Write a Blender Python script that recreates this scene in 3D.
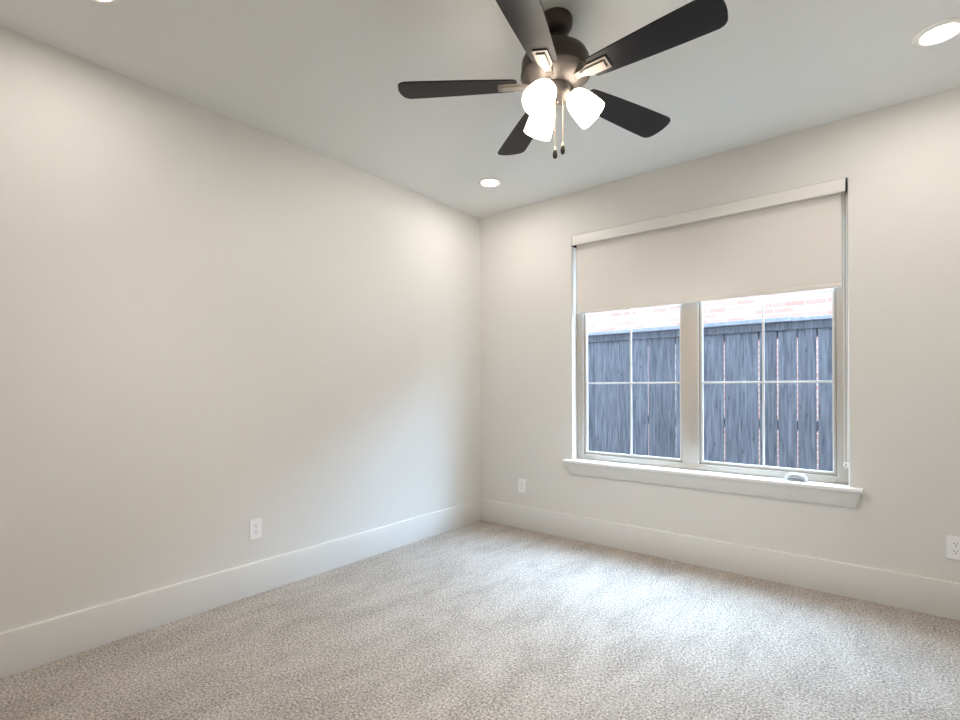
import bpy, bmesh, math, random
from mathutils import Vector, Matrix
random.seed(7)
for o in list(bpy.data.objects): bpy.data.objects.remove(o, do_unlink=True)
SC = bpy.context.scene
COL = SC.collection
PI = math.pi
R = math.radians

# ------------------------------------------------------------ camera
H = 2.74
cam_d = bpy.data.cameras.new('camera')
cam_d.sensor_width = 36.0
cam_d.lens = 507.2 * 36.0 / 960.0
cam_d.shift_y = 26.3 / 960.0
cam_d.clip_start = 0.02
cam = bpy.data.objects.new('camera', cam_d)
COL.objects.link(cam)
cam.location = (2.9076, -3.5837, 1.2127)
cam.rotation_euler = (Matrix.Rotation(R(39.13), 4, 'Z') @ Matrix.Rotation(PI / 2, 4, 'X') @ Matrix.Rotation(R(-0.243), 4, 'Z')).to_euler()
SC.camera = cam

# ------------------------------------------------------------ sky, exposure
SKY = 9.0            # overcast sky seen past the eave
LAMP = 1.0           # all warm lamps
world = bpy.data.worlds.new('overcast_sky')
SC.world = world
world.use_nodes = True
bg = world.node_tree.nodes['Background']
bg.inputs['Color'].default_value = (0.66, 0.83, 1.0, 1)
bg.inputs['Strength'].default_value = SKY
sun_d = bpy.data.lights.new('bright_cloud_sun', 'SUN')   # sun diffused by thin cloud beyond the neighbouring roof
sun_d.energy = 41.0; sun_d.angle = R(92); sun_d.color = (0.45, 0.69, 1.0)
sun = bpy.data.objects.new('bright_cloud_sun', sun_d)
COL.objects.link(sun)
_az, _el = R(72), R(43)
sun.rotation_euler = Vector((math.cos(_az) * math.cos(_el), math.sin(_az) * math.cos(_el), math.sin(_el))).to_track_quat('Z', 'Y').to_euler()
SC.view_settings.view_transform = 'Standard'
SC.view_settings.look = 'None'
SC.view_settings.gamma = 1.0
SC.view_settings.exposure = 0.28
SC.view_settings.use_curve_mapping = False
SC.cycles.use_denoising = True
SC.cycles.max_bounces = 14
SC.cycles.diffuse_bounces = 8
SC.cycles.transparent_max_bounces = 16
SC.cycles.sample_clamp_indirect = 8.0
WARM = (1.0, 0.932, 0.86)
FAN_W = 24.0          # watts of each fan bulb
CAN_W = 4.3         # watts of each downlight
CANS = [(0.576, -0.590), (3.072, -0.612), (0.556, -3.015), (3.065, -3.02)]

# ------------------------------------------------------------ material helpers
def new_mat(name):
    m = bpy.data.materials.new(name)
    m.use_nodes = True
    nt = m.node_tree
    b = nt.nodes['Principled BSDF']
    return m, nt, b

def node(nt, t, **kw):
    n = nt.nodes.new(t)
    for k, v in kw.items():
        if k in n.inputs: n.inputs[k].default_value = v
        else: setattr(n, k, v)
    return n

def plain(name, col, rough=0.5, metal=0.0, bump=0.0, bscale=200.0, spec=0.5, var=0.0):
    m, nt, b = new_mat(name)
    b.inputs['Base Color'].default_value = (*col, 1)
    b.inputs['Roughness'].default_value = rough
    b.inputs['Metallic'].default_value = metal
    b.inputs['Specular IOR Level'].default_value = spec
    tc = node(nt, 'ShaderNodeTexCoord')
    nz = node(nt, 'ShaderNodeTexNoise', Scale=bscale, Detail=3.0)
    nt.links.new(tc.outputs['Object'], nz.inputs['Vector'])
    if bump > 0:
        bp = node(nt, 'ShaderNodeBump', Strength=bump, Distance=0.002)
        nt.links.new(nz.outputs['Fac'], bp.inputs['Height'])
        nt.links.new(bp.outputs['Normal'], b.inputs['Normal'])
    if var > 0:
        cr = node(nt, 'ShaderNodeValToRGB')
        cr.color_ramp.elements[0].position = 0.3
        cr.color_ramp.elements[1].position = 0.7
        cr.color_ramp.elements[0].color = (*[c * (1 - var) for c in col], 1)
        cr.color_ramp.elements[1].color = (*[min(1, c * (1 + var)) for c in col], 1)
        nt.links.new(nz.outputs['Fac'], cr.inputs['Fac'])
        nt.links.new(cr.outputs['Color'], b.inputs['Base Color'])
    return m

def emit(name, col, strength, base=(0.8, 0.8, 0.8), rough=0.3):
    m, nt, b = new_mat(name)
    b.inputs['Base Color'].default_value = (*base, 1)
    b.inputs['Roughness'].default_value = rough
    b.inputs['Emission Color'].default_value = (*col, 1)
    b.inputs['Emission Strength'].default_value = strength
    return m

M = {}
M['wall'] = plain('greige_wall_paint', (0.715, 0.70, 0.668), 0.85, bump=0.25, bscale=130, spec=0.25, var=0.01)
M['ceiling'] = plain('ceiling_paint', (0.735, 0.74, 0.725), 0.9, bump=0.25, bscale=120, spec=0.2, var=0.01)
M['trim'] = plain('semigloss_trim_paint', (0.71, 0.70, 0.675), 0.38, bump=0.05, bscale=40)
M['stool'] = plain('sill_paint', (0.86, 0.85, 0.83), 0.35, bump=0.05, bscale=40)
M['frame'] = plain('clay_vinyl_frame', (0.48, 0.435, 0.38), 0.45, bump=0.03, bscale=60)
M['bead'] = plain('pale_glazing_bead', (0.72, 0.71, 0.69), 0.4)
M['blind'] = plain('blind_fabric', (0.72, 0.685, 0.645), 0.8, bump=0.3, bscale=900, spec=0.2, var=0.015)
M['fascia'] = plain('blind_fascia_paint', (0.76, 0.735, 0.70), 0.45)
M['dark_plastic'] = plain('dark_bracket', (0.02, 0.02, 0.022), 0.5)
M['white_plastic'] = plain('white_plastic', (0.88, 0.88, 0.885), 0.35)
M['slot'] = plain('slot_black', (0.015, 0.015, 0.015), 0.6)
M['screw'] = plain('screw_paint', (0.7, 0.7, 0.69), 0.3, 0.3)
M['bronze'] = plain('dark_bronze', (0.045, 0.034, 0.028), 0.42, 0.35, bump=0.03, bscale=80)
M['bronze_lit'] = plain('lamplit_bronze', (0.15, 0.128, 0.112), 0.42, 0.6, bump=0.04, bscale=120)  # lit copy of the bronze, fan lamp light mixed into its colour
M['iron'] = plain('lamplit_bronze_bracket', (0.21, 0.185, 0.16), 0.42, 0.45)  # bracket tone lightened to carry the strong lamp light on it
M['brass'] = plain('antique_chain_brass', (0.62, 0.50, 0.34), 0.35, 0.6)
M['fob'] = plain('dark_wood_fob', (0.03, 0.02, 0.015), 0.35)
M['nickel'] = plain('satin_nickel', (0.50, 0.50, 0.49), 0.35, 0.35)
M['crank'] = plain('silver_painted_crank', (0.66, 0.66, 0.65), 0.4, 0.1)
M['shaded_nickel'] = plain('shaded_crank_lever', (0.16, 0.16, 0.16), 0.35, 0.4)  # lever coloured dark to stand in for the shadow beneath the crank
M['canopy_trim'] = plain('downlight_trim', (0.80, 0.78, 0.74), 0.45)
M['shade'] = emit('frosted_lit_glass', (1.0, 0.89, 0.76), 9.0, (0.9, 0.9, 0.88), 0.25)
M['bulb'] = emit('bulb_glow', (1.0, 0.9, 0.78), 14.0)
M['lens'] = emit('downlight_lens', (1.0, 0.92, 0.80), 9.0)
M['soffit'] = plain('painted_soffit', (0.55, 0.53, 0.50), 0.8, var=0.03, bscale=8)
M['stucco'] = plain('exterior_siding', (0.42, 0.36, 0.32), 0.9, bump=0.3, bscale=60, var=0.06)
M['ground'] = plain('side_yard_gravel', (0.42, 0.39, 0.35), 0.95, bump=0.6, bscale=60, var=0.25)
M['roof'] = plain('asphalt_shingle', (0.12, 0.11, 0.11), 0.95, bump=0.5, bscale=40, var=0.2)

# blade: dark espresso veneer with faint grain
m, nt, b = new_mat('espresso_blade'); M['blade'] = m
tc = node(nt, 'ShaderNodeTexCoord')
mp = node(nt, 'ShaderNodeMapping'); mp.inputs['Scale'].default_value = (4, 90, 20)
nz = node(nt, 'ShaderNodeTexNoise', Scale=1.0, Detail=4.0)
cr = node(nt, 'ShaderNodeValToRGB')
cr.color_ramp.elements[0].color = (0.007, 0.006, 0.0065, 1)
cr.color_ramp.elements[1].color = (0.017, 0.014, 0.0135, 1)
nt.links.new(tc.outputs['Object'], mp.inputs['Vector']); nt.links.new(mp.outputs['Vector'], nz.inputs['Vector'])
nt.links.new(nz.outputs['Fac'], cr.inputs['Fac']); nt.links.new(cr.outputs['Color'], b.inputs['Base Color'])
b.inputs['Roughness'].default_value = 0.5
b.inputs['Specular IOR Level'].default_value = 0.22

# glass: clear pane, fresnel reflection over a see-through body
m, nt, b = new_mat('window_glass'); M['glass'] = m
nt.nodes.remove(b)
out = nt.nodes['Material Output']
tr = node(nt, 'ShaderNodeBsdfTransparent'); tr.inputs['Color'].default_value = (0.97, 0.98, 0.98, 1)
gl = node(nt, 'ShaderNodeBsdfGlossy', Roughness=0.02)
fr = node(nt, 'ShaderNodeFresnel', IOR=1.45)
mx = node(nt, 'ShaderNodeMixShader')
geo = node(nt, 'ShaderNodeNewGeometry')                 # reflect at the outer surfaces only, not inside the sheet
inv = node(nt, 'ShaderNodeMath', operation='SUBTRACT'); inv.inputs[0].default_value = 1.0
mul = node(nt, 'ShaderNodeMath', operation='MULTIPLY')
nt.links.new(geo.outputs['Backfacing'], inv.inputs[1]); nt.links.new(fr.outputs[0], mul.inputs[0]); nt.links.new(inv.outputs[0], mul.inputs[1])
nt.links.new(mul.outputs[0], mx.inputs[0]); nt.links.new(tr.outputs[0], mx.inputs[1]); nt.links.new(gl.outputs[0], mx.inputs[2])
nt.links.new(mx.outputs[0], out.inputs['Surface'])

# carpet: cut pile, fleck colour, brushed pile patches
m, nt, b = new_mat('cut_pile_carpet'); M['carpet'] = m
tc = node(nt, 'ShaderNodeTexCoord')
def link(a, bb): nt.links.new(a, bb)
fleck = node(nt, 'ShaderNodeTexNoise', Scale=100.0, Detail=6.0, Roughness=0.9)
link(tc.outputs['Object'], fleck.inputs['Vector'])
c1 = node(nt, 'ShaderNodeValToRGB')
e = c1.color_ramp.elements
e[0].position = 0.39; e[0].color = (0.085, 0.062, 0.045, 1)
e[1].position = 0.61; e[1].color = (0.86, 0.785, 0.70, 1)
x = e.new(0.48); x.color = (0.385, 0.337, 0.292, 1)
comb = node(nt, 'ShaderNodeMath', operation='MULTIPLY_ADD'); comb.inputs[1].default_value = 0.10   # brushed areas show more dark pile
link(comb.outputs[0], c1.inputs['Fac'])
# pile laid over by the vacuum: elongated patches
mp = node(nt, 'ShaderNodeMapping'); mp.inputs['Rotation'].default_value = (0, 0, R(4)); mp.inputs['Scale'].default_value = (2.3, 0.9, 1)
link(tc.outputs['Object'], mp.inputs['Vector'])
lay = node(nt, 'ShaderNodeTexNoise', Scale=2.6, Detail=8.0, Roughness=0.72, Distortion=0.35)
link(mp.outputs['Vector'], lay.inputs['Vector'])
c2 = node(nt, 'ShaderNodeValToRGB')
c2.color_ramp.elements[0].position = 0.40; c2.color_ramp.elements[0].color = (0.95, 0.945, 0.935, 1)
c2.color_ramp.elements[1].position = 0.56; c2.color_ramp.elements[1].color = (1.0, 1.0, 1.0, 1)
link(lay.outputs['Fac'], c2.inputs['Fac'])
lsub = node(nt, 'ShaderNodeMath', operation='SUBTRACT'); lsub.inputs[1].default_value = 0.5; lsub.use_clamp = False
link(lay.outputs['Fac'], lsub.inputs[0]); link(lsub.outputs[0], comb.inputs[0]); link(fleck.outputs['Fac'], comb.inputs[2])
mix = node(nt, 'ShaderNodeMixRGB', blend_type='MULTIPLY'); mix.inputs[0].default_value = 1.0
link(c1.outputs['Color'], mix.inputs[1]); link(c2.outputs['Color'], mix.inputs[2])
link(mix.outputs['Color'], b.inputs['Base Color'])
b.inputs['Roughness'].default_value = 1.0
b.inputs['Specular IOR Level'].default_value = 0.05
b.inputs['Sheen Weight'].default_value = 0.15
tuft = node(nt, 'ShaderNodeTexNoise', Scale=180.0, Detail=3.0)
link(tc.outputs['Object'], tuft.inputs['Vector'])
bp_ = node(nt, 'ShaderNodeBump', Strength=0.9, Distance=0.008)
link(tuft.outputs['Fac'], bp_.inputs['Height']); link(bp_.outputs['Normal'], b.inputs['Normal'])

# fence boards: weathered grey stain, grain and knots along Z
m, nt, b = new_mat('grey_stained_cedar'); M['fence'] = m
tc = node(nt, 'ShaderNodeTexCoord'); oi = node(nt, 'ShaderNodeObjectInfo')
ad = node(nt, 'ShaderNodeVectorMath', operation='ADD')
sc_ = node(nt, 'ShaderNodeVectorMath', operation='SCALE'); sc_.inputs[0].default_value = (7.0, 3.0, 11.0)
link(oi.outputs['Random'], sc_.inputs['Scale']); link(tc.outputs['Object'], ad.inputs[0]); link(sc_.outputs[0], ad.inputs[1])
mp = node(nt, 'ShaderNodeMapping'); mp.inputs['Scale'].default_value = (34, 20, 2.2)
link(ad.outputs[0], mp.inputs['Vector'])
gr = node(nt, 'ShaderNodeTexNoise', Scale=1.6, Detail=6.0, Roughness=0.65, Distortion=0.5); link(mp.outputs['Vector'], gr.inputs['Vector'])
c1 = node(nt, 'ShaderNodeValToRGB')
c1.color_ramp.elements[0].position = 0.34; c1.color_ramp.elements[0].color = (0.042, 0.046, 0.063, 1)
c1.color_ramp.elements[1].position = 0.68; c1.color_ramp.elements[1].color = (0.145, 0.154, 0.182, 1)
link(gr.outputs['Fac'], c1.inputs['Fac'])
mp2 = node(nt, 'ShaderNodeMapping'); mp2.inputs['Scale'].default_value = (14, 1, 5.5)
link(ad.outputs[0], mp2.inputs['Vector'])
vo = node(nt, 'ShaderNodeTexVoronoi', Scale=1.0); link(mp2.outputs['Vector'], vo.inputs['Vector'])
c3 = node(nt, 'ShaderNodeValToRGB')
c3.color_ramp.elements[0].position = 0.06; c3.color_ramp.elements[0].color = (0.40, 0.40, 0.42, 1)
c3.color_ramp.elements[1].position = 0.14; c3.color_ramp.elements[1].color = (1, 1, 1, 1)
link(vo.outputs['Distance'], c3.inputs['Fac'])
mu = node(nt, 'ShaderNodeMixRGB', blend_type='MULTIPLY'); mu.inputs[0].default_value = 1.0
link(c1.outputs['Color'], mu.inputs[1]); link(c3.outputs['Color'], mu.inputs[2])
hs = node(nt, 'ShaderNodeHueSaturation'); 
mr = node(nt, 'ShaderNodeMapRange'); mr.inputs['To Min'].default_value = 0.82; mr.inputs['To Max'].default_value = 1.15
link(oi.outputs['Random'], mr.inputs['Value']); link(mr.outputs[0], hs.inputs['Value']); link(mu.outputs['Color'], hs.inputs['Color'])
link(hs.outputs['Color'], b.inputs['Base Color'])
b.inputs['Roughness'].default_value = 0.85
bp_ = node(nt, 'ShaderNodeBump', Strength=0.35, Distance=0.003); link(gr.outputs['Fac'], bp_.inputs['Height']); link(bp_.outputs['Normal'], b.inputs['Normal'])

M['cap'] = plain('pale_cap_board', (0.20, 0.215, 0.26), 0.85, bump=0.2, bscale=30, var=0.15)  # cap boards coloured paler than the pickets
# brick
m, nt, b = new_mat('pale_red_brick'); M['brick'] = m
tc = node(nt, 'ShaderNodeTexCoord')
sx = node(nt, 'ShaderNodeSeparateXYZ'); cx = node(nt, 'ShaderNodeCombineXYZ')
link(tc.outputs['Object'], sx.inputs[0]); link(sx.outputs['X'], cx.inputs['X']); link(sx.outputs['Z'], cx.inputs['Y'])
bk = node(nt, 'ShaderNodeTexBrick', Scale=1.0)
bk.inputs['Brick Width'].default_value = 0.215; bk.inputs['Row Height'].default_value = 0.072
bk.inputs['Mortar Size'].default_value = 0.007; bk.inputs['Mortar Smooth'].default_value = 0.2; bk.inputs['Bias'].default_value = -0.1
bk.inputs['Color1'].default_value = (0.335, 0.165, 0.133, 1); bk.inputs['Color2'].default_value = (0.40, 0.25, 0.215, 1); bk.inputs['Mortar'].default_value = (0.46, 0.45, 0.44, 1)
link(cx.outputs[0], bk.inputs['Vector'])
# an odd grey brick here and there
bk2 = node(nt, 'ShaderNodeTexBrick', Scale=1.0)
bk2.inputs['Brick Width'].default_value = 0.215; bk2.inputs['Row Height'].default_value = 0.072; bk2.inputs['Mortar Size'].default_value = 0.007; bk2.inputs['Bias'].default_value = -0.55
bk2.inputs['Color1'].default_value = (0, 0, 0, 1); bk2.inputs['Color2'].default_value = (1, 1, 1, 1); bk2.inputs['Mortar'].default_value = (0, 0, 0, 1)
ofs = node(nt, 'ShaderNodeVectorMath', operation='ADD'); ofs.inputs[1].default_value = (0.215 * 20, 0.072 * 14, 0)
link(cx.outputs[0], ofs.inputs[0]); link(ofs.outputs[0], bk2.inputs['Vector'])
th = node(nt, 'ShaderNodeMath', operation='GREATER_THAN'); th.inputs[1].default_value = 0.55
link(bk2.outputs['Color'], th.inputs[0])
mg = node(nt, 'ShaderNodeMixRGB'); mg.inputs[2].default_value = (0.09, 0.10, 0.11, 1)
link(th.outputs[0], mg.inputs[0]); link(bk.outputs['Color'], mg.inputs[1])
link(mg.outputs[0], b.inputs['Base Color'])
b.inputs['Roughness'].default_value = 0.9
bp_ = node(nt, 'ShaderNodeBump', Strength=0.6, Distance=0.006); bp_.invert = True
link(bk.outputs['Fac'], bp_.inputs['Height']); link(bp_.outputs['Normal'], b.inputs['Normal'])

# ------------------------------------------------------------ mesh helpers
def tag(o, label, cat=None, group=None, kind=None):
    o['label'] = label
    if cat: o['category'] = cat
    if group: o['group'] = group
    if kind: o['kind'] = kind
    return o

def empty(name, loc=(0, 0, 0), rot=(0, 0, 0), parent=None):
    o = bpy.data.objects.new(name, None)
    o.empty_display_size = 0.1
    o.location = loc; o.rotation_euler = rot
    o.parent = parent
    COL.objects.link(o)
    return o

def link_mesh(name, bm, mat, parent=None, smooth=None, loc=None, rot=None):
    bmesh.ops.recalc_face_normals(bm, faces=bm.faces[:])
    me = bpy.data.meshes.new(name)
    bm.to_mesh(me); bm.free()
    me.materials.append(mat)
    if smooth is not None:
        me.shade_smooth()
        me.set_sharp_from_angle(angle=R(smooth))
    o = bpy.data.objects.new(name, me)
    if loc: o.location = loc
    if rot: o.rotation_euler = rot
    o.parent = parent
    COL.objects.link(o)
    return o

def box(bm, a, b_, bev=0.0, seg=2, mat=None):
    t = bmesh.new()
    bmesh.ops.create_cube(t, size=1.0)
    for v in t.verts:
        v.co = Vector([a[i] + (v.co[i] + 0.5) * (b_[i] - a[i]) for i in range(3)])
    if bev > 0:
        bmesh.ops.bevel(t, geom=t.edges[:], offset=bev, segments=seg, affect='EDGES', profile=0.5)
    if mat is not None:
        for v in t.verts: v.co = mat @ v.co
    me = bpy.data.meshes.new('t'); t.to_mesh(me); t.free()
    bm.from_mesh(me); bpy.data.meshes.remove(me)
    return bm

def lathe(bm, prof, n=48, mat=None):
    rings = []
    for (r, z) in prof:
        if r < 1e-6:
            v = bm.verts.new((0, 0, z)); rings.append([v] * n)
        else:
            rings.append([bm.verts.new((r * math.cos(2 * PI * i / n), r * math.sin(2 * PI * i / n), z)) for i in range(n)])
    for a, b_ in zip(rings, rings[1:]):
        for i in range(n):
            j = (i + 1) % n
            vs = []
            for v in (a[i], a[j], b_[j], b_[i]):
                if v not in vs: vs.append(v)
            if len(vs) > 2: bm.faces.new(vs)
    if mat is not None:
        done = set()
        for ring in rings:
            for v in ring:
                if v not in done:
                    v.co = mat @ v.co; done.add(v)
    return bm

def tube(bm, pts, r, n=8):
    pts = [Vector(p) for p in pts]
    prev = None
    ref = None
    for i, p in enumerate(pts):
        d = (pts[min(i + 1, len(pts) - 1)] - pts[max(i - 1, 0)]).normalized()
        if ref is None:
            ref = d.orthogonal().normalized()
        ref = (ref - d * ref.dot(d)).normalized()
        bi = d.cross(ref)
        ring = [bm.verts.new(p + (ref * math.cos(2 * PI * k / n) + bi * math.sin(2 * PI * k / n)) * r) for k in range(n)]
        if prev:
            for k in range(n):
                bm.faces.new((prev[k], prev[(k + 1) % n], ring[(k + 1) % n], ring[k]))
        else:
            bm.faces.new(ring)
        prev = ring
    bm.faces.new(prev)
    return bm

def prism(bm, outline, axis_lo, axis_hi, f):
    """outline: 2-D points; f(u, v, w) -> 3-D"""
    A = [bm.verts.new(f(u, v, axis_lo)) for u, v in outline]
    B = [bm.verts.new(f(u, v, axis_hi)) for u, v in outline]
    bm.faces.new(A); bm.faces.new(B)
    n = len(A)
    for i in range(n):
        bm.faces.new((A[i], A[(i + 1) % n], B[(i + 1) % n], B[i]))
    return bm

# ------------------------------------------------------------ room shell
RX, RY = 3.80, -3.90          # right wall, front (camera side) wall
WT = 0.17                     # window wall thickness
OX0, OX1, OZ0, OZ1 = 0.935, 2.71, 0.606, 2.398   # window opening

def shell(name, a, b_, mat, label):
    o = link_mesh(name, box(bmesh.new(), a, b_), mat)
    return tag(o, label, 'room', kind='structure')

shell('floor', (-0.14, RY - 0.14, -0.12), (RX + 0.14, WT, 0.0), M['carpet'], 'beige flecked cut pile carpet covering the whole floor')
shell('ceiling', (-0.14, RY - 0.14, H), (RX + 0.14, WT, H + 0.12), M['ceiling'], 'flat painted ceiling that carries the fan and downlights')
shell('wall_left', (-0.14, RY - 0.14, 0.0), (0.0, WT, H), M['wall'], 'long plain greige wall at the left')
shell('wall_right', (RX, RY - 0.14, 0.0), (RX + 0.14, WT, H), M['wall'], 'plain greige wall at the right, outside the view')
shell('wall_front', (0.0, RY - 0.14, 0.0), (RX, RY, H), M['wall'], 'plain greige wall behind the camera')

bm = bmesh.new()
xs = [0.0, OX0, OX1, RX]; zs = [0.0, OZ0, OZ1, H]
F = [[bm.verts.new((x, 0, z)) for z in zs] for x in xs]
K = [[bm.verts.new((x, WT, z)) for z in zs] for x in xs]
for i in range(3):
    for j in range(3):
        if (i, j) == (1, 1): continue
        bm.faces.new((F[i][j], F[i + 1][j], F[i + 1][j + 1], F[i][j + 1]))
        bm.faces.new((K[i][j], K[i][j + 1], K[i + 1][j + 1], K[i + 1][j]))
for (a, b_) in (((1, 1), (2, 1)), ((2, 1), (2, 2)), ((2, 2), (1, 2)), ((1, 2), (1, 1))):
    bm.faces.new((F[a[0]][a[1]], F[b_[0]][b_[1]], K[b_[0]][b_[1]], K[a[0]][a[1]]))
rim = [(i, 0) for i in range(3)]
loop = [(0, 0), (1, 0), (2, 0), (3, 0), (3, 1), (3, 2), (3, 3), (2, 3), (1, 3), (0, 3), (0, 2), (0, 1)]
for a, b_ in zip(loop, loop[1:] + loop[:1]):
    bm.faces.new((F[a[0]][a[1]], F[b_[0]][b_[1]], K[b_[0]][b_[1]], K[a[0]][a[1]]))
bm.edges.ensure_lookup_table()
hole = [e_ for e_ in bm.edges if all(v in (F[1][1], F[2][1], F[2][2], F[1][2]) for v in e_.verts)
        and not (e_.verts[0].co.z < 1 and e_.verts[1].co.z < 1)]
bmesh.ops.bevel(bm, geom=hole, offset=0.009, segments=4, affect='EDGES', profile=0.5)
tag(link_mesh('wall_back', bm, M['wall'], smooth=35), 'greige window wall facing the camera', 'room', kind='structure')

# baseboards
BH, BT = 0.189, 0.015
def baseboard(name, a, b_, label):
    bm = bmesh.new(); box(bm, a, b_, 0.0065, 3)
    tag(link_mesh(name, bm, M['trim'], smooth=30), label, 'baseboard', kind='structure')
baseboard('baseboard_left', (-0.010, RY, -0.004), (BT, 0.010, BH), 'tall flat baseboard along the left wall')
baseboard('baseboard_back', (BT - 0.001, -BT, -0.004), (RX, 0.010, BH), 'tall flat baseboard under the window')
baseboard('baseboard_right', (RX - BT, RY + BT, -0.004), (RX, -BT, BH), 'tall flat baseboard along the right wall')
baseboard('baseboard_front', (BT, RY, -0.004), (RX, RY + BT, BH), 'tall flat baseboard behind the camera')

# window stool and apron
bm = bmesh.new(); box(bm, (0.868, -0.05, 0.606), (2.779, 0.076, 0.628), 0.005, 3)
tag(link_mesh('trim_1', bm, M['stool'], smooth=30), 'white window stool board below the panes', 'window sill', kind='structure')
bm = bmesh.new()
# sloped apron: wide under the nose, returning to the wall at both ends
sec = [(0.0, 0.515), (-0.013, 0.515), (-0.018, 0.522), (-0.028, 0.570), (-0.036, 0.594), (-0.036, 0.606), (0.0, 0.606)]
L_ = []
for end in (0, 1):
    ring = []
    for (y, z) in sec:
        k = (z - 0.515) / 0.091
        xx = (0.922 - 0.040 * k) if end == 0 else (2.742 + 0.026 * k)
        ring.append(bm.verts.new((xx, y, z)))
    L_.append(ring)
bm.faces.new(L_[0]); bm.faces.new(L_[1])
for i in range(len(sec)):
    j = (i + 1) % len(sec)
    bm.faces.new((L_[0][i], L_[0][j], L_[1][j], L_[1][i]))
tag(link_mesh('trim_2', bm, M['trim'], smooth=40), 'sloped apron moulding with angled ends under the window stool', 'window apron', kind='structure')

# ------------------------------------------------------------ window
win = empty('window_1', (1.8225, 0.075, 0.628))
tag(win, 'twin casement window with grilles, half covered by a blind', 'window', kind='structure')
WO = Vector(win.location)
def wbox(bm, x0, x1, y0, y1, z0, z1, bev=0.002):
    return box(bm, (x0 - WO.x, y0 - WO.y, z0 - WO.z), (x1 - WO.x, y1 - WO.y, z1 - WO.z), bev, 2)
FX0, FX1, FZ0, FZ1 = OX0 + 0.001, OX1 - 0.001, 0.628, OZ1 - 0.001
YF = 0.072                     # front of the frame
FW = 0.0575
MX0, MX1 = 1.7625, 1.8725        # centre mullion face
bm = bmesh.new()
wbox(bm, FX0, FX0 + FW, YF, YF + 0.085, FZ0, FZ1)
wbox(bm, FX1 - FW, FX1, YF, YF + 0.085, FZ0, FZ1)
wbox(bm, FX0 + FW, FX1 - FW, YF, YF + 0.085, FZ0, FZ0 + 0.043)
wbox(bm, FX0 + FW, FX1 - FW, YF, YF + 0.085, FZ1 - 0.05, FZ1)
link_mesh('window_frame', bm, M['frame'], win, smooth=30)
bm = bmesh.new(); wbox(bm, MX0, MX1, YF - 0.002, YF + 0.085, FZ0 + 0.043, FZ1 - 0.05)
link_mesh('mullion', bm, M['frame'], win, smooth=30)
for (a, b_) in ((FX0 + FW, MX0), (MX1, FX1 - FW)):
    z0, z1 = FZ0 + 0.043, FZ1 - 0.05
    sw = 0.012
    y0, y1 = YF + 0.014, YF + 0.058
    bm = bmesh.new()
    a2, b2, z2, z3 = a + 0.0035, b_ - 0.0035, z0 + 0.0035, z1 - 0.0035
    wbox(bm, a2, a2 + sw, y0, y1, z2, z3); wbox(bm, b2 - sw, b2, y0, y1, z2, z3)
    wbox(bm, a2 + sw, b2 - sw, y0, y1, z2, z2 + sw); wbox(bm, a2 + sw, b2 - sw, y0, y1, z3 - sw, z3)
    sash = link_mesh('sash', bm, M['frame'], win, smooth=30)
    ga, gb, gz0, gz1 = a2 + sw, b2 - sw, z2 + sw, z3 - sw
    bm = bmesh.new()
    bw = 0.007
    yb0, yb1 = y0 + 0.006, y0 + 0.020
    wbox(bm, ga, ga + bw, yb0, yb1, gz0, gz1, 0.001); wbox(bm, gb - bw, gb, yb0, yb1, gz0, gz1, 0.001)
    wbox(bm, ga + bw, gb - bw, yb0, yb1, gz0, gz0 + bw, 0.001); wbox(bm, ga + bw, gb - bw, yb0, yb1, gz1 - bw, gz1, 0.001)
    o = link_mesh('glazing_bead', bm, M['bead'], sash, smooth=30); o['label'] = 'pale bead around the pane'
    bm = bmesh.new(); wbox(bm, ga, gb, y0 + 0.022, y0 + 0.026, gz0, gz1, 0)
    o = link_mesh('glass_pane', bm, M['glass'], sash); o['label'] = 'clear glass pane'
    bm = bmesh.new()
    mid = (ga + gb) / 2
    mw = 0.0062
    wbox(bm, mid - mw, mid + mw, y0 + 0.012, y0 + 0.0215, gz0 + bw, gz1 - bw, 0.0015)
    for zz in (1.232, 1.777):
        wbox(bm, ga + bw, mid - mw, y0 + 0.012, y0 + 0.0215, zz - mw, zz + mw, 0.0015)
        wbox(bm, mid + mw, gb - bw, y0 + 0.012, y0 + 0.0215, zz - mw, zz + mw, 0.0015)
    o = link_mesh('grille', bm, M['bead'], sash, smooth=30); o['label'] = 'pale grille of bars dividing the pane'
# sash lock lever on the mullion, folding crank on the bottom rail
bm = bmesh.new()
wbox(bm, 1.842, 1.856, YF - 0.008, YF - 0.002, 0.80, 0.91, 0.003)
wbox(bm, 1.845, 1.853, YF - 0.014, YF - 0.008, 0.845, 0.905, 0.003)
link_mesh('lock_lever', bm, M['frame'], win, smooth=30)
bm = bmesh.new()
prof = []
for i in range(17):
    t = PI * i / 16
    prof.append((0.060 * math.cos(t), 0.630 + 0.040 * math.sin(t) ** 0.6))
prof += [(-0.060, 0.628), (0.060, 0.628)]
prism(bm, prof, YF - 0.052, YF - 0.002, lambda u, v, w: (2.447 + u - WO.x, w - WO.y, v - WO.z))
bmesh.ops.bevel(bm, geom=[e_ for e_ in bm.edges if abs((e_.verts[0].co - e_.verts[1].co).y) < 1e-5], offset=0.004, segments=2, affect='EDGES')
crank = link_mesh('crank_operator', bm, M['crank'], win, smooth=40); crank['label'] = 'silver folding crank operator'
bm = bmesh.new()
tube(bm, [(2.410 - WO.x, YF - 0.058 - WO.y, 0.640 - WO.z), (2.43 - WO.x, YF - 0.063 - WO.y, 0.645 - WO.z), (2.47 - WO.x, YF - 0.063 - WO.y, 0.645 - WO.z), (2.49 - WO.x, YF - 0.058 - WO.y, 0.639 - WO.z)], 0.006, 10)
h = link_mesh('crank_handle', bm, M['shaded_nickel'], crank, smooth=40)

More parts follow.
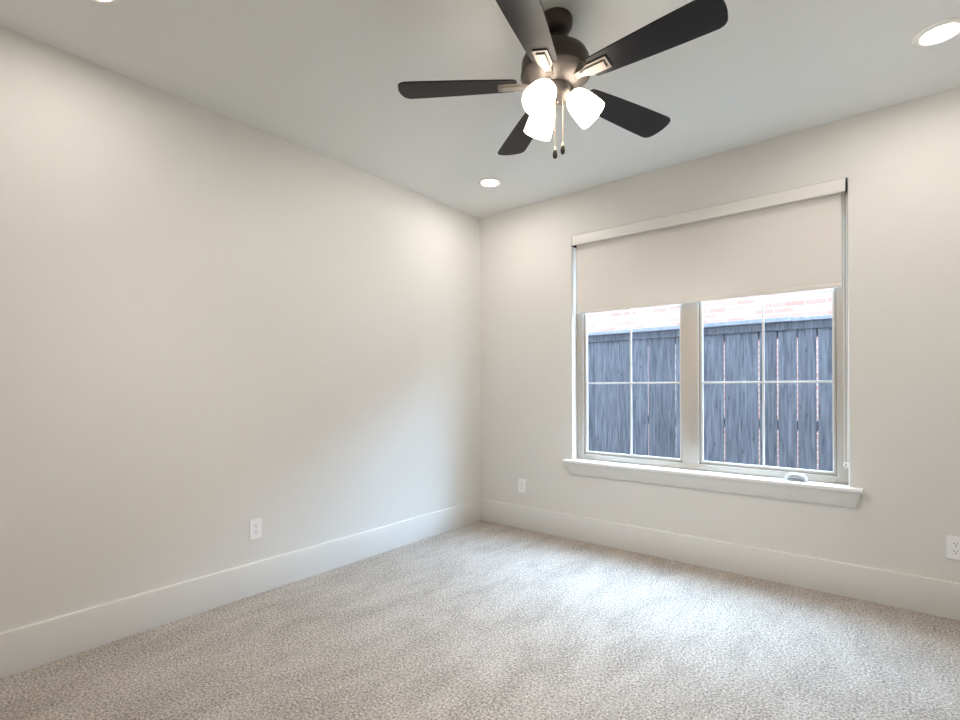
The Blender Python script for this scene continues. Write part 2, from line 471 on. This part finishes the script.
# ------------------------------------------------------------ roller blind
bl = empty('roller_blind', (1.8225, 0.0, 2.396))
tag(bl, 'cream roller blind half lowered over the twin window', 'window blind')
BO = Vector(bl.location)
def bbox(bm, x0, x1, y0, y1, z0, z1, bev=0.0015):
    return box(bm, (x0 - BO.x, y0 - BO.y, z0 - BO.z), (x1 - BO.x, y1 - BO.y, z1 - BO.z), bev, 2)
bm = bmesh.new()
bbox(bm, 0.943, 2.701, -0.014, -0.009, 2.323, 2.394)
bbox(bm, 0.943, 2.701, -0.009, 0.066, 2.388, 2.394)
bbox(bm, 0.943, 2.701, -0.009, 0.006, 2.323, 2.327, 0.001)
o = link_mesh('fascia', bm, M['fascia'], bl, smooth=30)
for x0 in (0.9395, 2.7015):
    bm = bmesh.new(); bbox(bm, x0, x0 + 0.0035, -0.012, 0.064, 2.318, 2.395, 0.001)
    o = link_mesh('end_bracket', bm, M['dark_plastic'], bl); o['label'] = 'dark end bracket of the blind'
bm = bmesh.new()
lathe(bm, [(0, -0.858), (0.022, -0.858), (0.022, 0.858), (0, 0.858)], 32,
      Matrix.Translation((1.8225 - BO.x, 0.0385 - BO.y + 0.0005, 2.352 - BO.z)) @ Matrix.Rotation(PI / 2, 4, 'Y'))
link_mesh('roller_tube', bm, M['blind'], bl, smooth=40)
bm = bmesh.new()
bbox(bm, 0.960, 2.680, 0.0385, 0.0400, 1.808, 2.352, 0)
o = link_mesh('blind_fabric', bm, M['blind'], bl)
bm = bmesh.new()
bbox(bm, 0.960, 2.680, 0.0350, 0.0435, 1.782, 1.808, 0.003)
o = link_mesh('hem_bar', bm, M['blind'], bl, smooth=30)
bm = bmesh.new()
cx_, cy_ = 2.6965, 0.020
def bead_chain(bm, pts, step=0.0062, r=0.0021):
    tot = 0
    P = [Vector(p) for p in pts]
    carry = 0
    for a, b_ in zip(P, P[1:]):
        L = (b_ - a).length; s = carry
        while s < L:
            bmesh.ops.create_icosphere(bm, subdivisions=1, radius=r, matrix=Matrix.Translation(a.lerp(b_, s / L)))
            s += step
        carry = s - L
ch = [(cx_ + dx - BO.x, cy_ + dy - BO.y, z - BO.z) for dx, dy, z in
      ((-0.007, 0.0, 2.33), (-0.007, 0.0, 0.761), (-0.004, 0.0, 0.750), (0.001, 0.0, 0.747), (0.006, 0.0, 0.750), (0.008, 0.0, 0.761), (0.008, 0.0, 2.33))]
tube(bm, ch[:], 0.0008, 5)
bead_chain(bm, ch)
o = link_mesh('bead_chain', bm, M['white_plastic'], bl, smooth=60); o['label'] = 'white bead chain loop of the blind'
bm = bmesh.new()
pts = [(cx_ - BO.x + 0.0085 * math.cos(t), cy_ - BO.y, 0.748 - BO.z + 0.014 * math.sin(t)) for t in [2 * PI * k / 24 for k in range(25)]]
tube(bm, pts, 0.0028, 8)
bbox(bm, cx_ + 0.0085, OX1 - 0.0005, cy_ - 0.008, cy_ + 0.008, 0.736, 0.762, 0.002)
o = link_mesh('chain_tensioner', bm, M['white_plastic'], bl, smooth=50); o['label'] = 'white ring holding the chain bottom to the reveal'

# ------------------------------------------------------------ outlets
def rounded_rect(w, h, r, n=5):
    P = []
    for cx2, cy2, a0 in ((w - r, h - r, 0), (-w + r, h - r, 90), (-w + r, -h + r, 180), (w - r, -h + r, 270)):
        for i in range(n + 1):
            a = R(a0 + 90 * i / n)
            P.append((cx2 + r * math.cos(a), cy2 + r * math.sin(a)))
    return P

def outlet(loc, rotz, label, decora=False):
    """local frame: plate in XZ, facing -Y"""
    t = empty('power_outlet', loc, (0, 0, rotz))
    tag(t, label, 'outlet')
    f = lambda u, v, w: (u, -w, v)
    bm = bmesh.new()
    prism(bm, rounded_rect(0.0355, 0.0585, 0.004), 0.0, 0.006, f)
    bmesh.ops.bevel(bm, geom=[e_ for e_ in bm.edges if all(abs(v.co.y + 0.006) < 1e-6 for v in e_.verts)], offset=0.002, segments=2, affect='EDGES')
    link_mesh('cover_plate', bm, M['white_plastic'], t, smooth=35)
    for s in (1, -1):
        bm = bmesh.new()
        cz = 0.0197 * s
        P = []
        for i in range(40):
            a = 2 * PI * i / 40
            P.append((0.0172 * math.cos(a), max(-0.0135, min(0.0135, 0.0172 * math.sin(a))) + cz))
        prism(bm, P, 0.005, 0.0075, f)
        r_ = link_mesh('receptacle', bm, M['white_plastic'], t, smooth=35)
        bm = bmesh.new()
        box(bm, (-0.0078, -0.0079, cz + 0.0005), (-0.0053, -0.0070, cz + 0.0090))
        box(bm, (0.0053, -0.0079, cz + 0.0012), (0.0078, -0.0070, cz + 0.0083))
        lathe(bm, [(0, 0.0070), (0.0031, 0.0070), (0.0031, 0.0079), (0, 0.0079)], 14, Matrix.Translation((0, 0, cz - 0.0066)) @ Matrix.Rotation(PI / 2, 4, 'X'))
        o = link_mesh('slot', bm, M['slot'], r_); o['label'] = 'dark slots and ground hole of the receptacle'
    bm = bmesh.new()
    lathe(bm, [(0, 0.0056), (0.0033, 0.0056), (0.0030, 0.0068), (0, 0.0072)], 14, Matrix.Rotation(PI / 2, 4, 'X'))
    link_mesh('screw', bm, M['screw'], t, smooth=35)
    return t
outlet((0.0, -2.106, 0.382), PI / 2, 'white duplex outlet low on the left wall above its baseboard')
outlet((0.452, 0.0, 0.363), 0.0, 'white outlet on the window wall between the room corner and the window')
outlet((3.158, 0.0, 0.367), 0.0, 'white duplex outlet on the window wall right of the window, at the photo edge')

# ------------------------------------------------------------ recessed downlights
can_labels = ['small lit recessed downlight in the ceiling corner left of the window',
              'lit recessed downlight in the ceiling at the upper right, above the window wall',
              'recessed downlight over the left wall, only its rim showing at the top left',
              'recessed downlight behind the fan, above the camera and outside the photo']
for (x, y), lab in zip(CANS, can_labels):
    t = empty('recessed_downlight', (x, y, H))
    tag(t, lab, 'ceiling light', 'recessed downlights in the ceiling')
    bm = bmesh.new()
    lathe(bm, [(0.060, -0.001), (0.060, -0.0045), (0.066, -0.009), (0.080, -0.0085), (0.091, -0.005), (0.093, -0.0015), (0.093, 0.0)], 64)
    link_mesh('trim_ring', bm, M['canopy_trim'], t, smooth=60)
    bm = bmesh.new()
    lathe(bm, [(0, -0.003), (0.0605, -0.003), (0.0605, -0.001), (0, -0.001)], 48)
    o = link_mesh('lens', bm, M['lens'], t); o['label'] = 'glowing round lens'
    ld = bpy.data.lights.new('downlight_beam', 'AREA')
    ld.shape = 'DISK'; ld.size = 0.11; ld.energy = CAN_W * LAMP; ld.color = WARM; ld.spread = R(180)
    lo = bpy.data.objects.new('downlight_beam', ld); lo.location = (0, 0, -0.006); lo.parent = t
    COL.objects.link(lo)

# ------------------------------------------------------------ ceiling fan
fan = empty('ceiling_fan', (1.822, -1.743, H))
tag(fan, 'dark bronze ceiling fan with five blades and three lit frosted shades', 'ceiling fan')
def Z(z): return z - H
def lz(prof): return [(r, Z(z)) for r, z in prof]
bm = bmesh.new()
lathe(bm, lz([(0, 2.7395), (0.069, 2.7395), (0.072, 2.733), (0.072, 2.722), (0.070, 2.706), (0.062, 2.690), (0.048, 2.679), (0.030, 2.675), (0, 2.675)]), 48)
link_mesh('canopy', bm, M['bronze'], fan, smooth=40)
bm = bmesh.new()
lathe(bm, lz([(0, 2.678), (0.022, 2.678), (0.024, 2.662), (0.020, 2.650), (0.0135, 2.645), (0.0135, 2.622), (0.020, 2.618), (0.026, 2.606), (0.028, 2.590), (0, 2.590)]), 32)
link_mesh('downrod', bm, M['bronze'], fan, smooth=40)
bm = bmesh.new()
lathe(bm, lz([(0, 2.618), (0.040, 2.618), (0.075, 2.613), (0.108, 2.600), (0.129, 2.583), (0.139, 2.562), (0.141, 2.540), (0.141, 2.512), (0.144, 2.509), (0.144, 2.501), (0.140, 2.498), (0, 2.498)]), 64)
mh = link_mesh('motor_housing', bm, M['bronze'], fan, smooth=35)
bm = bmesh.new()
lathe(bm, lz([(0.137, 2.499), (0.135, 2.494), (0.122, 2.482), (0.104, 2.470), (0.088, 2.462), (0.074, 2.457), (0.070, 2.452), (0.060, 2.450), (0, 2.450)]), 64)
o = link_mesh('motor_cover', bm, M['bronze_lit'], fan, smooth=35); o['label'] = 'bronze lower cover of the motor, coloured as lit by the lamps'
bm = bmesh.new()
lathe(bm, lz([(0, 2.452), (0.062, 2.452), (0.066, 2.447), (0.066, 2.425), (0.062, 2.412), (0.050, 2.402), (0.030, 2.396), (0.014, 2.394), (0.010, 2.388), (0.0, 2.386)]), 48)
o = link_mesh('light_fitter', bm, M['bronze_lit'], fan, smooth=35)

# blades (local x = outwards, pitched about x)
BR, BW0, BW1 = 0.660, 0.051, 0.0775
def blade_outline():
    P = []
    r0 = 0.160
    def hw(r):
        t = (r - r0) / (BR - r0)
        return BW0 + (BW1 - BW0) * (1 - (1 - min(1, t)) ** 1.5)
    N = 14
    rc = 0.036
    for i in range(N + 1):
        r = r0 + 0.010 + (BR - rc - r0 - 0.012) * i / N
        P.append((r, hw(r)))
    c = (BR - rc - 0.004, hw(BR) - rc)
    for i in range(1, 9):
        a = R(90 - 90 * i / 8 * 0.92)
        P.append((c[0] + rc * math.cos(a), c[1] + rc * math.sin(a)))
    P.append((BR + 0.001, 0.02))
    Q = [(r, -w) for r, w in reversed(P)]
    P = P + [(BR + 0.002, 0.0)] + Q
    P += [(r0 + 0.002, -BW0 + 0.010), (r0, -BW0 + 0.018), (r0, BW0 - 0.018), (r0 + 0.002, BW0 - 0.010)]
    return P
OUT = blade_outline()
BLZ = 2.471
def blade_mesh():
    bm = bmesh.new()
    prism(bm, OUT, -0.003, 0.003, lambda u, v, w: (u, v, w))
    eds = [e_ for e_ in bm.edges if abs(e_.verts[0].co.z - e_.verts[1].co.z) < 1e-6]
    bmesh.ops.bevel(bm, geom=eds, offset=0.0012, segments=1, affect='EDGES')
    return bm
def iron_mesh():
    bm = bmesh.new()
    # arm from the hub, broad plate under the blade root, raised inner plate
    prism(bm, [(0.085, 0.015), (0.130, 0.017), (0.158, 0.030), (0.240, 0.030), (0.240, -0.030), (0.158, -0.030), (0.130, -0.017), (0.085, -0.015)],
          -0.0085, -0.0034, lambda u, v, w: (u, v, w))
    prism(bm, [(0.120, 0.009), (0.150, 0.018), (0.226, 0.018), (0.226, -0.018), (0.150, -0.018), (0.120, -0.009)],
          -0.0145, -0.0084, lambda u, v, w: (u, v, w))
    return bm
blade_first = None
for k in range(5):
    a = R(214.63 - 72 * k)
    if k == 0:
        bl0 = link_mesh('blade', blade_mesh(), M['blade'], fan, smooth=30)
        ir0 = link_mesh('blade_iron', iron_mesh(), M['iron'], bl0)
        ir0['label'] = 'stepped bronze bracket under the blade root'
        b_ = bl0
    else:
        b_ = bl0.copy(); COL.objects.link(b_); b_.parent = fan
        ir = ir0.copy(); COL.objects.link(ir); ir.parent = b_
    b_.location = (0, 0, Z(BLZ))
    b_.rotation_euler = (Matrix.Rotation(a, 4, 'Z') @ Matrix.Rotation(R((-0.3, 0, 1.7, 0, 0)[k]), 4, 'Y') @ Matrix.Rotation(R((-7.6, -10.3, -10.3, -10.3, -10.3)[k]), 4, 'X')).to_euler()

# shades: axis tilted 46.5 degrees below level
SH = [(0.0215, 0.000), (0.028, 0.003), (0.038, 0.012), (0.0465, 0.028), (0.0525, 0.048), (0.0570, 0.072), (0.0595, 0.098), (0.0608, 0.118), (0.0610, 0.131),
      (0.0580, 0.131), (0.0578, 0.118), (0.0565, 0.098), (0.0540, 0.072), (0.0495, 0.048), (0.0435, 0.028), (0.035, 0.015), (0.0215, 0.006)]
for k in range(3):
    az = R(32.4 + 120 * k)
    rot = Matrix.Rotation(az, 4, 'Z') @ Matrix.Rotation(R(90 + 46.5), 4, 'Y')
    base = Vector((0.0647 * math.cos(az), 0.0647 * math.sin(az), Z(2.4226)))
    T = Matrix.Translation(base) @ rot
    bm = bmesh.new()
    lathe(bm, [(0, -0.034), (0.012, -0.034), (0.013, -0.016), (0.024, -0.012), (0.0265, -0.002), (0.0265, 0.006), (0.0235, 0.007), (0, 0.007)], 28, T)
    o = link_mesh('lamp_socket', bm, M['bronze_lit'], fan, smooth=35)
    bm = bmesh.new(); lathe(bm, SH + [SH[0]], 48, T)
    bmesh.ops.remove_doubles(bm, verts=bm.verts[:], dist=1e-6)
    sh = link_mesh('lamp_shade', bm, M['shade'], fan, smooth=60); sh['label'] = 'lit frosted white glass shade'
    bm = bmesh.new()
    lathe(bm, [(0, 0.008), (0.012, 0.008), (0.013, 0.022), (0.019, 0.036), (0.0245, 0.052), (0.0245, 0.062), (0.019, 0.074), (0.010, 0.081), (0, 0.083)], 28, T)
    o = link_mesh('bulb', bm, M['bulb'], sh, smooth=60); o['label'] = 'glowing white bulb inside the shade'
    ld = bpy.data.lights.new('bulb_light', 'POINT'); ld.energy = FAN_W * LAMP; ld.color = WARM; ld.shadow_soft_size = 0.012
    lo = bpy.data.objects.new('bulb_light', ld); lo.parent = fan
    lo.location = (T @ Vector((0, 0, 0.100)))
    COL.objects.link(lo)

# pull chains
RGT = Vector((0.7757, 0.6311, 0)); FWD = Vector((-0.6311, 0.7757, 0))
for (dr, df, z0, z1) in ((-0.008, -0.034, 2.402, 2.190), (0.026, -0.020, 2.412, 2.214)):
    p0 = RGT * dr + FWD * df
    bm = bmesh.new()
    tube(bm, [(p0.x, p0.y, Z(z0)), (p0.x, p0.y, Z(z1))], 0.0013, 6)
    lathe(bm, [(0, 0.004), (0.003, 0.004), (0.0045, -0.002), (0.0075, -0.012), (0, -0.0125)], 16, Matrix.Translation((p0.x, p0.y, Z(z1))))
    zz = z0
    while zz > z1:
        bmesh.ops.create_icosphere(bm, subdivisions=1, radius=0.0021, matrix=Matrix.Translation((p0.x, p0.y, Z(zz)))); zz -= 0.0055
    pc = link_mesh('pull_chain', bm, M['brass'], fan, smooth=60); pc['label'] = 'thin brass beaded pull chain'
    bm = bmesh.new()
    lathe(bm, [(0, -0.012), (0.006, -0.012), (0.0085, -0.018), (0.0098, -0.030), (0.0085, -0.040), (0.005, -0.045), (0, -0.046)], 16, Matrix.Translation((p0.x, p0.y, Z(z1))))
    o = link_mesh('chain_fob', bm, M['fob'], pc, smooth=50); o['label'] = 'dark teardrop fob at the end of the chain'

# ------------------------------------------------------------ outside
bm = bmesh.new(); box(bm, (-0.14, WT, -0.2), (RX + 0.14, WT + 0.02, H + 0.15))
# exterior skin with the same opening: four boards round the window
bm.free(); bm = bmesh.new()
box(bm, (-3.0, WT, -0.2), (OX0, WT + 0.03, 2.86)); box(bm, (OX1, WT, -0.2), (8.0, WT + 0.03, 2.86))
box(bm, (OX0, WT, -0.2), (OX1, WT + 0.03, OZ0)); box(bm, (OX0, WT, OZ1), (OX1, WT + 0.03, 2.86))
tag(link_mesh('wall_outside', bm, M['stucco']), 'outer face of the window wall', 'room', kind='structure')
bm = bmesh.new()
box(bm, (-3.0, RY - 0.5, 2.865), (8.0, 0.30, 2.95))
tag(link_mesh('roof', bm, M['soffit']), 'roof deck and eave over the room', 'roof', kind='structure')
bm = bmesh.new(); box(bm, (-8, WT + 0.03, -0.30), (12, 9, -0.15))
tag(link_mesh('ground', bm, M['ground']), 'gravel side yard between the house and fence', 'ground', kind='structure')

FY = 1.50
fe = empty('wooden_fence', (1.84, FY, -0.15))
tag(fe, 'grey stained wooden privacy fence standing just outside the window', 'fence')
FO = Vector(fe.location)
def fbox(bm, x0, x1, y0, y1, z0, z1, bev=0.002):
    return box(bm, (x0 - FO.x, y0 - FO.y, z0 - FO.z), (x1 - FO.x, y1 - FO.y, z1 - FO.z), bev, 1)
gaps = [(0.529, 0.001), (0.678, 0.001), (0.828, 0.001), (0.976, 0.008), (1.113, 0.001), (1.250, 0.006), (1.398, 0.001), (1.547, 0.001),
        (1.695, 0.009), (1.840, 0.006), (1.982, 0.009), (2.127, 0.009), (2.275, 0.007), (2.418, 0.010)]
x = 0.529
for i in range(13):
    x -= 0.1465; gaps.insert(0, (x, random.choice((0.001, 0.002, 0.006))))
x = 2.418
for i in range(12):
    x += 0.1465; gaps.append((x, random.choice((0.001, 0.004, 0.007))))
for (xa, ga_), (xb, gb_) in zip(gaps, gaps[1:]):
    bm = bmesh.new()
    dy = random.uniform(-0.0015, 0.0015)
    fbox(bm, xa + ga_ * 0.62, xb - gb_ * 0.62, FY + 0.0015 + dy, FY + 0.0165 + dy, -0.12, 1.755, 0.0015)
    link_mesh('picket', bm, M['fence'], fe)
X0, X1 = gaps[0][0], gaps[-1][0]
for (za, zb) in ((0.0, 0.09), (0.822, 0.908), (1.62, 1.71)):
    bm = bmesh.new(); fbox(bm, X0, X1, FY + 0.0185, FY + 0.056, za, zb)
    link_mesh('rail', bm, M['fence'], fe)
bm = bmesh.new(); fbox(bm, X0, X1, FY - 0.0185, FY - 0.0005, 1.690, 1.757)
link_mesh('trim_board', bm, M['fence'], fe)
bm = bmesh.new(); fbox(bm, X0, 2.240, FY - 0.055, FY + 0.085, 1.760, 1.798)
link_mesh('cap_board', bm, M['cap'], fe)['label'] = 'paler cap board along the fence top'
bm = bmesh.new(); fbox(bm, 2.242, X1, FY - 0.055, FY + 0.085, 1.757, 1.788)
link_mesh('cap_board', bm, M['cap'], fe)['label'] = 'paler cap board along the fence top'
for xp in (-0.6, 1.77, 3.95):
    bm = bmesh.new(); fbox(bm, xp - 0.045, xp + 0.045, FY + 0.058, FY + 0.148, -0.15, 1.74)
    link_mesh('post', bm, M['fence'], fe)

HY = 3.5
ho = empty('neighbouring_house', (2.0, HY, -0.15))
tag(ho, 'pale red brick house beyond the wooden fence', 'house')
bm = bmesh.new(); box(bm, (-9, 0, 0), (9, 4.0, 3.35))
link_mesh('brick_wall', bm, M['brick'], ho)
bm = bmesh.new()
prism(bm, [(-0.30, 3.35), (4.3, 3.35), (4.3, 3.44), (2.0, 4.3), (-0.30, 3.44)], -9.3, 9.3, lambda u, v, w: (w, u, v))
link_mesh('house_roof', bm, M['roof'], ho)
